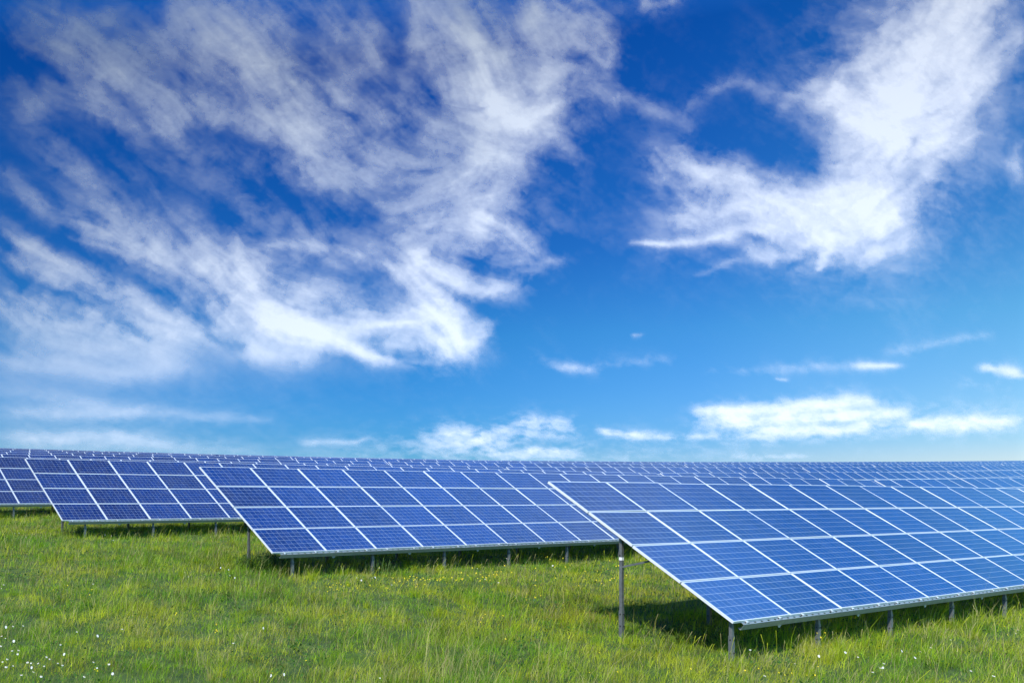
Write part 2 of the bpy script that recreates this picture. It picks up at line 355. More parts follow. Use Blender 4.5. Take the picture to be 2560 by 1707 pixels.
def cloud_density(U, V, step):
    """U, V: regular raster with the given step"""
    U = U.astype(np.float32); V = V.astype(np.float32)
    low = np.clip((V - 820) / 150, 0, 1)
    wx = (fbm(U / 210, V / 210, 3) - .5) * 40 + (fbm(U / 60 + 5, V / 60, 6, .66) - .5) * 44
    wy = (fbm(U / 210 + 40, V / 210 + 31, 3) - .5) * 40 + (fbm(U / 60 + 50, V / 60 + 7, 6, .66) - .5) * 40
    wx = wx * (1 - .3 * low); wy = wy * (1 - .66 * low)
    X = U + wx; Y = V + wy
    B = np.zeros_like(U); DX = np.full_like(U, .35); DY = np.full_like(U, .30); 
    for (cx, cy, rx, ry, a) in VEILS:
        B = 1 - (1 - B) * (1 - a * np.exp(-((X - cx) / rx) ** 2 - ((Y - cy) / ry) ** 2))
    for si, (pts, w0, w1, a, fib) in enumerate(STROKES):
        pts = np.array(pts, np.float32); wm = max(w0, w1) * 3.2
        m = (X > pts[:, 0].min() - wm) & (X < pts[:, 0].max() + wm) & (Y > pts[:, 1].min() - wm) & (Y < pts[:, 1].max() + wm)
        if not m.any(): continue
        kf = min(1.0, max(.22, (w0 + w1) / 2 / 42)); x = U[m] + wx[m] * kf; y = V[m] + wy[m] * kf
        seg = np.diff(pts, axis=0); ln = np.hypot(seg[:, 0], seg[:, 1]); cum = np.concatenate([[0], np.cumsum(ln)]); tot = cum[-1]
        best = np.full(x.shape, 1e9, np.float32); S = np.zeros_like(best); tx = np.zeros_like(best); ty = np.zeros_like(best)
        for k in range(len(seg)):
            dx = x - pts[k, 0]; dy = y - pts[k, 1]; ux, uy = seg[k] / ln[k]
            t = np.clip(dx * ux + dy * uy, 0, ln[k]); d = np.hypot(dx - t * ux, dy - t * uy)
            c = d < best
            best[c] = d[c]; S[c] = (cum[k] + t)[c]; tx[c] = ux; ty[c] = uy
        f = S / tot
        w = (w0 + (w1 - w0) * f) * 1.0
        taper = sstep(-.12, .16, f) * (1 - sstep(.80, 1.12, f)) if tot > 3 * max(w0, w1) else 1.0
        env = np.exp(-1.15 * (best / w) ** 2) * .74 + np.exp(-.34 * (best / w) ** 2) * .26
        v = np.clip(a ** 1.2 * .86 * env * taper, 0, .97)
        B[m] = 1 - (1 - B[m]) * (1 - v)
        sgn = np.where(tx < 0, -1, 1)
        DX[m] += v * tx * sgn * 2; DY[m] += v * ty * sgn * 2
    for (pts, w0, w1, a) in GAPS:
        pts = np.array(pts, np.float32); seg = np.diff(pts, axis=0); ln = np.hypot(seg[:, 0], seg[:, 1]); tot = ln.sum(); cum = 0.0
        best = np.full(X.shape, 1e9, np.float32); S = np.zeros_like(best)
        for k in range(len(seg)):
            dx = X - pts[k, 0]; dy = Y - pts[k, 1]; ux, uy = seg[k] / ln[k]
            t = np.clip(dx * ux + dy * uy, 0, ln[k]); d = np.hypot(dx - t * ux, dy - t * uy); c = d < best
            best[c] = d[c]; S[c] = (cum + t)[c]; cum += ln[k]
        w = w0 + (w1 - w0) * S / tot
        B *= 1 - a * np.exp(-1.0 * (best / w) ** 2)
    B *= 1 - .36 * sstep(1250, 900, X) * sstep(600, 420, Y)
    B = np.where((X > 1420) & (Y < 680), B * (.62 + .36 * B), B)
    L = np.hypot(DX, DY) + 1e-6; ang = (fbm(U / 70 + 3, V / 70 + 9, 3) - .5) * 1.1 * (1 - .7 * low)
    c, s_ = np.cos(ang), np.sin(ang); ex = (DX * c - DY * s_) / L; ey = (DX * s_ + DY * c) / L
    src = fbm(U / 25, V / 25, 6, .70)
    h, w = U.shape; gx, gy = np.meshgrid(np.arange(w, dtype=np.float32), np.arange(h, dtype=np.float32))
    acc = src.copy(); n = 1.0
    for sg in (1, -1):
        px, py = gx.copy(), gy.copy()
        for k in range(11):
            vx = _bil(ex, px, py); vy = _bil(ey, px, py)
            px += sg * vx * (5.0 / step); py += sg * vy * (5.0 / step)
            acc += _bil(src, px, py) * (1 - k / 14); n += 1 - k / 14
    fibre = acc / n
    fibre = (fibre - fibre.mean()) / fibre.std()
    src = fbm(U / 60 + 20, V / 60, 6, .7)
    puff = fbm(X / 52, Y / 46, 6, .66) * (1 - low) + fbm(X / 34, Y / 15, 5, .62) * low; puff = (puff - puff.mean()) / puff.std()
    fine = fbm(U / 14 + puff * .4, V / 10, 4, .6); fine = (fine - fine.mean()) / fine.std()
    big = fbm(X / 190 + 7, Y / 150, 3); big = (big - big.mean()) / big.std()
    ll = sstep(1050, 700, U) * sstep(690, 860, V)
    lf = sstep(1350, 1050, U); t = ((.066 + .020 * lf) * fibre + (.080 - .006 * lf) * puff) * (1 - .35 * low) + .125 * low * puff + .024 * fine + .075 * big * (1 - low)
    t *= 1 - .68 * ll
    g = np.sqrt(np.clip(B, 0, 1)) * (1.12 - (.45 - .13 * lf) * B)
    D = B + t * g * 1.25 * (1 - .2 * low)
    D = np.clip(D, 0, 1); D = np.where(D > .8, .8 + (D - .8) * .75, D)
    D = np.where(D < .4, D * (D / .4) ** .22, D)
    return D

def build_clouds():
    st = 2.3
    fu = np.arange(-40, 2400, st); fv = np.arange(-40, 1172, st)
    U, V = np.meshgrid(fu, fv)
    Df = cloud_density(U, V, st)
    lu = -40 - np.cumsum(np.geomspace(3, 160, 34))[::-1]; ru = fu[-1] + np.cumsum(np.geomspace(3, 420, 62))
    tv = -40 - np.cumsum(np.geomspace(3, 420, 66))[::-1]; bv = fv[-1] + np.cumsum(np.geomspace(3, 60, 8))
    uu = np.concatenate([lu, fu, ru]); vv = np.concatenate([tv, fv, bv])
    U, V = np.meshgrid(uu, vv)
    q = np.stack([(U * 2560 / 2352 - CX) / F_PX, np.ones_like(U), -(V * 2560 / 2352 - CY) / F_PX], -1)
    q /= np.linalg.norm(q, axis=-1, keepdims=True); dirs = q @ RM
    az = np.arctan2(dirs[..., 1], dirs[..., 0]); el = np.arcsin(np.clip(dirs[..., 2], -1, 1))
    o = fbm(az * 4 + el * 2.2, el * 7 - az * 1.5, 6, .58); o2 = fbm(az * 2.2 + 9, el * 3 + 4, 4)
    D = sstep(.42, .78, .6 * o + .4 * o2) * .7 * sstep(0.02, .2, el)
    a, b = len(tv), len(lu)
    # blend the seen part into the rest of the sheet
    Uc = np.clip(U, fu[0], fu[-1]); Vc = np.clip(V, fv[0], fv[-1])
    near = _bil(Df.astype(np.float32), (Uc - fu[0]) / st, (Vc - fv[0]) / st)
    away = np.hypot(U - Uc, V - Vc); k = np.exp(-(away / 260) ** 2)
    D = near * k + D * (1 - k)
    D[a:a + len(fv), b:b + len(fu)] = Df
    ed = np.minimum.reduce([np.arange(len(uu))[None, :] + 0 * U, (len(uu) - 1 - np.arange(len(uu)))[None, :] + 0 * U, np.arange(len(vv))[:, None] + 0 * U])
    D *= sstep(0, 9, ed)
    P = (dirs * 9000).reshape(-1, 3)
    ny_, nx_ = U.shape; idx = np.arange(nx_ * ny_).reshape(ny_, nx_)
    quads = np.stack([idx[:-1, :-1], idx[:-1, 1:], idx[1:, 1:], idx[1:, :-1]], -1).reshape(-1, 4)
    m = bpy.data.materials.new('cirrus_ice'); m.use_nodes = True; nt = m.node_tree; nt.nodes.clear()
    at_ = nt.nodes.new('ShaderNodeAttribute'); at_.attribute_name = 'cloud_cover'
    df = nt.nodes.new('ShaderNodeBsdfDiffuse'); df.inputs['Color'].default_value = (*CLOUD_ALBEDO, 1); df.inputs['Normal'].default_value = SUN_DIR
    cn = nt.nodes.new('ShaderNodeCombineXYZ')
    for i in range(3): cn.inputs[i].default_value = SUN_DIR[i]
    nt.links.new(cn.outputs[0], df.inputs['Normal'])
    tr = nt.nodes.new('ShaderNodeBsdfTransparent'); mx = nt.nodes.new('ShaderNodeMixShader'); ou = nt.nodes.new('ShaderNodeOutputMaterial')
    nt.links.new(at_.outputs['Fac'], mx.inputs[0]); nt.links.new(tr.outputs[0], mx.inputs[1]); nt.links.new(df.outputs[0], mx.inputs[2]); nt.links.new(mx.outputs[0], ou.inputs[0])
    me = np_mesh('cirrus_clouds', P, quads.ravel(), np.full(len(quads), 4), [m], smooth=True)
    at2 = me.attributes.new('cloud_cover', 'FLOAT', 'POINT'); at2.data.foreach_set('value', D.astype(np.float32).ravel())
    tag(mesh_obj('clouds', me), kind='structure')
CLOUD_ALBEDO = (0.62, 0.645, 0.69)
build_clouds()


# ------------------------------------------------------------------ materials of the arrays
m_alu = mat('anodised_aluminium', (0.84, 0.85, 0.85), 0.42, 0.15)
m_steel = mat('galvanised_steel', (0.165, 0.175, 0.175), 0.5, 0.35, (14, 0.22, 6))
m_rail = mat('galvanised_rail', (0.33, 0.36, 0.37), 0.45, 0.4, (9, 0.15, 6))
m_bolt = mat('dark_bolt', (0.06, 0.06, 0.065), 0.5, 0.6)
m_sticker = mat('white_sticker', (0.85, 0.85, 0.84), 0.6)
m_back = mat('white_backsheet', (0.6, 0.6, 0.6), 0.6)

def cells_material():
    m = bpy.data.materials.new('polycrystalline_cells'); m.use_nodes = True
    nt = m.node_tree; L = nt.links.new; b = nt.nodes['Principled BSDF']
    def N(t, **k):
        n = nt.nodes.new(t)
        for a, v in k.items(): setattr(n, a, v)
        return n
    def math_(op, a, b_=None, c=None):
        n = N('ShaderNodeMath', operation=op)
        for i, s in enumerate((a, b_, c)):
            if s is None: continue
            if isinstance(s, (int, float)): n.inputs[i].default_value = s
            else: L(s, n.inputs[i])
        return n.outputs[0]
    tc = N('ShaderNodeTexCoord'); sp = N('ShaderNodeSeparateXYZ'); L(tc.outputs['Object'], sp.inputs[0])
    W = 0.159; x0 = (1.65 - 10 * W) / 2; y0 = (0.99 - 6 * W) / 2
    cx = math_('DIVIDE', math_('SUBTRACT', sp.outputs[0], x0), W); cy = math_('DIVIDE', math_('SUBTRACT', sp.outputs[1], y0), W)
    fx = math_('FRACT', cx); fy = math_('FRACT', cy)
    g = 0.0135
    def inside(f, g): return math_('MULTIPLY', math_('GREATER_THAN', f, g), math_('LESS_THAN', f, 1 - g))
    ix = math_('MULTIPLY', inside(fx, g), inside(math_('DIVIDE', cx, 10), 0.0)); iy = math_('MULTIPLY', inside(fy, g * 1.35), inside(math_('DIVIDE', cy, 6), 0.0))
    cell = math_('MULTIPLY', ix, iy)
    # three busbars per cell, running along the long side
    bar = None
    for p in (1 / 6, .5, 5 / 6):
        q = math_('LESS_THAN', math_('ABSOLUTE', math_('SUBTRACT', fy, p)), 0.006)
        bar = q if bar is None else math_('MAXIMUM', bar, q)
    # cell tone: per cell, per panel, crystal grain
    cb = N('ShaderNodeCombineXYZ'); L(math_('FLOOR', cx), cb.inputs[0]); L(math_('FLOOR', cy), cb.inputs[1])
    oi = N('ShaderNodeObjectInfo'); L(math_('MULTIPLY', oi.outputs['Random'], 97.0), cb.inputs[2])
    wnz = N('ShaderNodeTexWhiteNoise', noise_dimensions='3D'); L(cb.outputs[0], wnz.inputs['Vector'])
    vor = N('ShaderNodeTexVoronoi'); vor.inputs['Scale'].default_value = 60.0; L(tc.outputs['Object'], vor.inputs['Vector'])
    vg = N('ShaderNodeSeparateXYZ'); L(vor.outputs['Color'], vg.inputs[0])
    tone = math_('ADD', math_('MULTIPLY', wnz.outputs['Value'], 0.30), math_('MULTIPLY', oi.outputs['Random'], 0.36))
    tone = math_('ADD', tone, math_('MULTIPLY', vg.outputs[0], 0.28))
    cr = N('ShaderNodeValToRGB'); e = cr.color_ramp.elements
    e[0].position = 0.1; e[0].color = (*CELL_A, 1); e[1].position = 0.9; e[1].color = (*CELL_B, 1)
    L(tone, cr.inputs[0])
    m1 = N('ShaderNodeMix', data_type='RGBA'); L(math_('MULTIPLY', bar, 0.35), m1.inputs['Factor']); L(cr.outputs[0], m1.inputs['A']); m1.inputs['B'].default_value = (0.30, 0.34, 0.42, 1)
    m2 = N('ShaderNodeMix', data_type='RGBA'); L(cell, m2.inputs['Factor']); m2.inputs['A'].default_value = (0.50, 0.56, 0.66, 1); L(m1.outputs['Result'], m2.inputs['B'])
    # thin film of dust, a little thicker along the lower frame edge and in faint runs down the slope
    dn = N('ShaderNodeTexNoise'); dn.inputs['Scale'].default_value = 2.2; dn.inputs['Detail'].default_value = 6
    off = N('ShaderNodeVectorMath', operation='ADD'); L(tc.outputs['Object'], off.inputs[0]); cb2 = N('ShaderNodeCombineXYZ'); L(math_('MULTIPLY', oi.outputs['Random'], 50.0), cb2.inputs[0]); L(math_('MULTIPLY', oi.outputs['Random'], 31.0), cb2.inputs[1]); L(cb2.outputs[0], off.inputs[1])
    sc_ = N('ShaderNodeVectorMath', operation='MULTIPLY'); L(off.outputs[0], sc_.inputs[0]); sc_.inputs[1].default_value = (3.0, 0.6, 1.0); L(sc_.outputs[0], dn.inputs['Vector'])
    edge = math_('MAXIMUM', math_('SUBTRACT', 1.0, math_('DIVIDE', sp.outputs[1], 0.10)), 0.0)
    dust = math_('ADD', math_('MULTIPLY', math_('MAXIMUM', math_('SUBTRACT', dn.outputs['Fac'], 0.42), 0.0), 0.28), math_('MULTIPLY', edge, 0.10))
    m3 = N('ShaderNodeMix', data_type='RGBA'); L(dust, m3.inputs['Factor']); L(m2.outputs['Result'], m3.inputs['A']); m3.inputs['B'].default_value = (0.42, 0.44, 0.46, 1)
    L(m3.outputs['Result'], b.inputs['Base Color'])
    L(math_('ADD', math_('MULTIPLY', dn.outputs['Fac'], 0.16), 0.02), b.inputs['Coat Roughness'])
    # silicon nitride coating of the cells: a broad blue sheen that grows towards grazing view
    b.inputs['IOR'].default_value = 2.5; b.inputs['Roughness'].default_value = 0.22; b.inputs['Specular IOR Level'].default_value = 0.5; b.inputs['Specular Tint'].default_value = (0.22, 0.62, 1.0, 1)
    b.inputs['Coat Weight'].default_value = 0.7; b.inputs['Coat Roughness'].default_value = 0.10; b.inputs['Coat IOR'].default_value = 1.52
    return m
CELL_A = (0.003, 0.012, 0.080); CELL_B = (0.004, 0.042, 0.225)
m_cells = cells_material()

# ------------------------------------------------------------------ solar tables
def slope_matrix():
    """local slope frame: x along the row, y up the slope, z normal to it; origin on the lower front edge"""
    return Matrix.Rotation(TILT, 4, 'X')
SM = slope_matrix()
FH = 0.040
def laminate_mesh():
    mb = MB(); mb.box((0.011, 0.011, -0.008), (1.639, 0.979, -0.002))
    me = mb.mesh('panel_laminate', [m_cells, m_back]); me.polygons[0].material_index = 1
    return me
def frame_into(mb, mi=0):
    mb.box((0, 0, -FH), (1.65, 0.011, 0), mi); mb.box((0, 0.979, -FH), (1.65, 0.99, 0), mi)
    mb.box((0, 0.0112, -FH), (0.011, 0.9788, 0.0), mi); mb.box((1.639, 0.0112, -FH), (1.65, 0.9788, 0.0), mi)
    return mb
ME_LAM = laminate_mesh()
ME_FRAME = frame_into(MB()).mesh('panel_frame', [m_alu])
_mb = MB(); _mb.box((0.011, 0.011, -0.008), (1.639, 0.979, -0.002), 0); frame_into(_mb, 1)
ME_PANEL = _mb.mesh('panel_whole', [m_cells, m_alu])

NC = 23
TLEN = NC * PX - 0.02
SPAN = 23 * PX + 0.45
def slope_pt(x, s, n=0.0): return (x, s * CT - n * ST, s * ST + n * CT)

def lower_rail_mesh():
    mb = MB(); x0, x1 = 0.24, TLEN - 0.24
    n0 = -FH - 0.001
    mb.box((x0, 0.000, n0 - 0.004), (x1, 0.050, n0), 0, SM)                      # flange under the frames
    # slotted front flange
    x = x0; k = 0
    mb.box((x0, -0.052, n0 - 0.004), (x1, -0.036, n0), 0, SM)
    mb.box((x0, -0.012, n0 - 0.004), (x1, 0.000, n0), 0, SM)
    while x < x1:
        mb.box((x, -0.036, n0 - 0.004), (min(x + 0.135, x1), -0.012, n0), 0, SM); x += 0.195
    mb.box((x0, -0.052, n0 - 0.105), (x1, -0.048, n0 - 0.004), 0, SM)            # web
    mb.box((x0, -0.048, n0 - 0.105), (x1, 0.000, n0 - 0.101), 0, SM)             # lip
    return mb.mesh('lower_rail', [m_rail])
def purlin_mesh():
    mb = MB(); x0, x1 = 0.24, TLEN - 0.24; n0 = -FH - 0.001
    mb.box((x0, 0, n0 - 0.003), (x1, 0.04, n0), 0, SM); mb.box((x0, 0, n0 - 0.043), (x1, 0.003, n0 - 0.0031), 0, SM); mb.box((x0, 0.0031, n0 - 0.043), (x1, 0.04, n0 - 0.040), 0, SM)
    return mb.mesh('purlin', [m_steel])
def rafter_mesh():
    mb = MB(); n0 = -FH - 0.003
    mb.box((-0.03, 0.06, n0 - 0.05), (-0.026, 3.7, n0), 0, SM)
    mb.box((-0.026, 0.06, n0 - 0.004), (0.03, 3.7, n0), 0, SM); mb.box((-0.026, 0.06, n0 - 0.05), (0.03, 3.7, n0 - 0.046), 0, SM)
    return mb.mesh('rafter', [m_steel])
S_F, S_R = 0.14, 2.38
def post_mesh(s, front):
    """C profile on a wider ground pile; z = 0 is the slope plane above the post"""
    mb = MB(); top = -0.065 / CT; h = CLEAR + s * ST
    w, d, t = 0.029, 0.050, 0.004
    def cprof(w, d, z0, z1):
        mb.box((-w, -d / 2, z0), (-w + t, d / 2, z1)); mb.box((-w + t, -d / 2, z0), (w, -d / 2 + t, z1)); mb.box((-w + t, d / 2 - t, z0), (w, d / 2, z1))
        mb.box((w - t, -d / 2 + t, z0), (w, -d / 2 + 0.02, z1)); mb.box((w - t, d / 2 - 0.02, z0), (w, d / 2 - t, z1))
    zs = -h + (0.42 if front else 0.60)
    cprof(w, d, zs - 0.1, top); cprof(w + 0.006, d + 0.012, -h - 0.5, zs)
    return mb.mesh('post', [m_steel])
def brace_mesh():
    mb = MB(); a = Vector((-0.02, S_R * CT - 0.03, S_R * ST - 0.58)); b_ = Vector((-0.02, S_R * CT - 0.52, S_R * ST - 0.50))
    b_.z = (b_.y / CT) * ST - 0.13
    mb.extrude([Vector((-.004, 0, -.016)), Vector((.03, 0, -.016)), Vector((.03, 0, .016)), Vector((-.004, 0, .016))], a, b_)
    return mb.mesh('brace', [m_steel])
def clamp_mesh():
    mb = MB()
    mb.box((-0.028, -0.030, -0.041), (0.028, -0.0005, -0.018), 0, SM); mb.box((-0.028, -0.006, -0.018), (0.028, -0.0005, 0.004), 0, SM); mb.box((-0.028, -0.006, 0.001), (0.028, 0.008, 0.004), 0, SM)
    mb.cyl(SM @ Vector((-0.040, -0.018, -0.031)), SM @ Vector((-0.0285, -0.018, -0.031)), 0.010, 8, 1)
    return mb.mesh('clamp', [m_alu, m_bolt])
def midclamp_mesh():
    mb = MB(); mb.box((-0.024, -0.030, 0.0005), (0.004, 0.030, 0.004), 0, SM); mb.cyl(SM @ Vector((-0.010, 0, 0.0042)), SM @ Vector((-0.010, 0, 0.009)), 0.007, 6, 0)
    return mb.mesh('mid_clamp', [m_alu])
def bracket_mesh():
    mb = MB(); n0 = -FH - 0.107
    mb.v += [tuple(SM @ Vector(p)) for p in ((-0.07, -0.045, n0), (0.07, -0.045, n0), (0.015, -0.065, n0 - 0.045), (-0.02, -0.065, n0 - 0.045), (-0.07, -0.037, n0), (0.07, -0.037, n0), (0.015, -0.057, n0 - 0.045), (-0.02, -0.057, n0 - 0.045))]
    for q in ((0, 1, 2, 3), (7, 6, 5, 4), (0, 4, 5, 1), (1, 5, 6, 2), (2, 6, 7, 3), (3, 7, 4, 0)): mb.f.append(q); mb.m.append(0)
    return mb.mesh('cable_bracket', [m_rail])
def bolt_mesh():
    mb = MB(); mb.cyl((0, 0, 0), (-0.008, 0, 0), 0.013, 6); mb.cyl((-0.008, 0, 0), (-0.016, 0, 0), 0.007, 6); return mb.mesh('bolt', [m_bolt])
def bolt_front_mesh():
    mb = MB(); mb.cyl((0, 0, 0), (0, -0.008, 0), 0.013, 6); mb.cyl((0, -0.008, 0), (0, -0.016, 0), 0.007, 6); return mb.mesh('bolt_front', [m_bolt])

ME = dict(rail=lower_rail_mesh(), purlin=purlin_mesh(), rafter=rafter_mesh(), post_f=post_mesh(S_F, True), post_r=post_mesh(S_R, False), brace=brace_mesh(),
          clamp=clamp_mesh(), mid=midclamp_mesh(), bracket=bracket_mesh(), bolt=bolt_mesh(), boltf=bolt_front_mesh())
def support_mesh():
    """everything below the panels of one far table in a single mesh"""
    mb = MB()
    def add(me, dx, dy=0, dz=0):
        b0 = len(mb.v); mb.v += [(v.co.x + dx, v.co.y + dy, v.co.z + dz) for v in me.vertices]
        for p in me.polygons: mb.f.append(tuple(b0 + i for i in p.vertices)); mb.m.append(0)
    for s in (1.0, 2.0, 3.0, 3.95): add(ME['purlin'], 0, s * CT, s * ST)
    x = 0.6
    while x < TLEN:
        add(ME['rafter'], x); add(ME['post_f'], x, S_F * CT, S_F * ST); add(ME['post_r'], x, S_R * CT, S_R * ST); x += 2.62
    mb.box((0.24, -0.05, -0.145), (TLEN - 0.24, -0.046, -0.041), 0, SM); mb.box((0.24, -0.046, -0.045), (TLEN - 0.24, 0.05, -0.041), 0, SM)
    return mb.mesh('support', [m_steel])
ME_SUPPORT = support_mesh()

def table(n, k, first_post, detail, label):
    """detail 2: every piece; 1: panels with their frames in one, posts; 0: far rows"""
    x0 = 14.47 - 0.64 * n + k * SPAN
    y0 = ROWY[n]
    x1 = x0 + TLEN
    za = float(top_z(n, x0)) - RISE; zb = float(top_z(n, x1)) - RISE
    root = bpy.data.objects.new('solar_array', None); C.objects.link(root)
    root.location = (x0, y0, za - CLEAR)
    root.rotation_euler = (0, -math.atan2(zb - za, x1 - x0), 0)
    root.empty_display_size = 0.3
    tag(root, label, 'solar array', 'rows of tilted solar arrays in the field')
    def part(name, me, loc=(0, 0, 0), parent=root, rot=None):
        o = mesh_obj(name, me, parent); o.location = loc if parent is not root else (loc[0], loc[1], loc[2] + CLEAR)
        if rot is not None: o.rotation_euler = rot
        return o
    if detail == 1 and n > 3: panels_rows = range(4)
    for j in range(4):
        for i in range(NC):
            x, y, z = slope_pt(i * PX, j * PS)
            z += random.gauss(0, .0015); r = (TILT + random.gauss(0, .0028), random.gauss(0, .0022), random.gauss(0, .0006))
            if detail == 2:
                p = part('solar_panel', ME_LAM, (x, y, z), rot=r); part('frame', ME_FRAME, (0, 0, 0), p)
            else:
                part('solar_panel', ME_PANEL, (x, y, z), rot=r)
    if detail == 0:
        part('support_frame', ME_SUPPORT); return root
    rail = part('lower_rail', ME['rail'])
    for s in (1.0, 2.0, 3.0, 3.95): part('purlin', ME['purlin'], slope_pt(0, s))
    x = first_post * PX; q = 0
    while x < TLEN - 0.1:
        part('rafter', ME['rafter'], (x, 0, 0))
        pf = part('post', ME['post_f'], (x, S_F * CT, S_F * ST)); pr = part('post', ME['post_r'], (x, S_R * CT, S_R * ST))
        part('brace', ME['brace'], (x, 0, 0))
        if detail == 2 and q < 6:
            for post, s, base, w in ((pf, S_F, 0.42, .035), (pr, S_R, 0.60, .035)):
                hh = -(CLEAR + s * ST)
                part('bolt', ME['bolt'], (-w, 0, hh + base - 0.06), post); part('bolt', ME['bolt'], (-w, 0, hh + base - 0.26), post)
                part('bolt', ME['boltf'], (0, -.036, hh + base - 0.06), post); part('bolt', ME['boltf'], (0, -.036, hh + base - 0.26), post)
        if detail == 2 and n == 0 and q == 0:
            sb = MB(); sb.box((-0.0300, -0.0260, -0.47), (0.0300, 0.0260, -0.42)); part('sticker', sb.mesh('sticker', [m_sticker]), (0, 0, 0), pr)
            part('bolt', ME['bolt'], (-0.029, 0.01, -0.39), pr)
        part('cable_bracket', ME['bracket'], (x + 1.25, 0, 0))
        x += 2.62; q += 1
    if detail == 2:
        for i in range(NC):
            for fx in (0.22, 0.80): part('clamp', ME['clamp'], (i * PX + fx * 1.65, 0, 0))
    return root

ORD = ['first', 'second', 'third', 'fourth', 'fifth', 'sixth', 'seventh', 'eighth', 'ninth']
NTAB = [1, 2, 3, 4, 5, 6, 7, 8, 7]
KTAB0 = [0, 0, 0, 0, 0, 0, 0, 0, 0]
FP = {(0, 0): 0.085, (1, 0): 0.41, (2, 0): 0.53}
SPECIAL = {(0, 0): 'large blue solar array at the right front, white sticker on its tall end post',
           (1, 0): 'blue solar array in the middle, its tall left end post rising beside dark nettles',
           (2, 0): 'dark blue solar array at the left, directly behind the middle array, four panels high',
           (3, 0): 'dark blue solar array cut by the left edge, behind the left one'}
for n in range(9):
    for k in range(NTAB[n]):
        lab = SPECIAL.get((n, k))
        if not lab:
            rowname = ORD[n] + ' row from the front' if n < 8 else 'last row on the skyline'
            lab = 'solar array in the %s, %s from the left' % (rowname, ORD[k])
        detail = 2 if (n, k) in ((0, 0), (1, 0), (2, 0)) else (1 if n <= 3 and k == 0 else 0)
        table(n, k, FP.get((n, k), 0.3), detail, lab)


# ------------------------------------------------------------------ grass and small plants
def scatter(n, r0, r1, p):
    """points around the viewer, density falling with distance; polar angle clockwise from +Y"""
    a = rng.uniform(RAD(4), RAD(88), n); u = rng.random(n)
    k = 2 - p; r = (r0 ** k + u * (r1 ** k - r0 ** k)) ** (1 / k)
    return r * np.sin(a), r * np.cos(a), r
def ribbon_mesh(name, x, y, h, w, lean, face, cols, material, tipw=0.12):
    """bent blades: base pair, middle pair, tip pair"""
    n = len(x); z = ground_z(x, y) + bumps(x, y) - 0.01
    fx, fy = np.cos(face) * w / 2, np.sin(face) * w / 2
    lx, ly = lean
    P = np.zeros((n, 6, 3), np.float32)
    for i, (t, ww) in enumerate(((0, 1.0), (.55, .85), (1.0, tipw))):
        bx = x + lx * t ** 2.0; by = y + ly * t ** 2.0; L = np.hypot(lx, ly)
        bz = z + np.sqrt(np.maximum(h ** 2 - (L * .8) ** 2, (h * .35) ** 2)) * (t if i < 2 else 1.0) * (1.06 if i == 1 else 1)
        P[:, 2 * i] = np.stack([bx - fx * ww, by - fy * ww, bz], -1); P[:, 2 * i + 1] = np.stack([bx + fx * ww, by + fy * ww, bz], -1)
    b0 = np.arange(n)[:, None] * 6
    F = np.concatenate([b0 + np.array([0, 1, 3, 2]), b0 + np.array([2, 3, 5, 4])], 1)
    me = np_mesh(name, P.reshape(-1, 3), F.ravel(), np.full(2 * n, 4), [material])
    ca = me.color_attributes.new('tint', 'FLOAT_COLOR', 'POINT')
    cc = np.ones((n, 6, 4), np.float32); cc[:, :, :3] = cols[:, None, :]
    ca.data.foreach_set('color', cc.ravel())
    return me
def leaf_material(name, trans=0.42, rough=0.5):
    m = bpy.data.materials.new(name); m.use_nodes = True; nt = m.node_tree; nt.nodes.clear()
    a = nt.nodes.new('ShaderNodeAttribute'); a.attribute_name = 'tint'
    d = nt.nodes.new('ShaderNodeBsdfDiffuse'); t = nt.nodes.new('ShaderNodeBsdfTranslucent'); mx = nt.nodes.new('ShaderNodeMixShader'); mx.inputs[0].default_value = trans
    g = nt.nodes.new('ShaderNodeBsdfGlossy'); g.inputs['Roughness'].default_value = rough; g.inputs['Color'].default_value = (1, 1, 1, 1); m2 = nt.nodes.new('ShaderNodeMixShader'); m2.inputs[0].default_value = 0.012
    o = nt.nodes.new('ShaderNodeOutputMaterial'); L = nt.links.new
    L(a.outputs['Color'], d.inputs[0]); L(a.outputs['Color'], t.inputs[0]); L(d.outputs[0], mx.inputs[1]); L(t.outputs[0], mx.inputs[2]); L(mx.outputs[0], m2.inputs[1]); L(g.outputs[0], m2.inputs[2]); L(m2.outputs[0], o.inputs[0])
    return m
m_leaf = leaf_material('grass_leaf')
LUSH = np.array((0.28, 0.47, 0.012)); YEL = np.array((0.58, 0.62, 0.028)); BLU = np.array((0.17, 0.38, 0.020)); STRAW = np.array((0.62, 0.55, 0.20)); RUST = np.array((0.26, 0.17, 0.07))
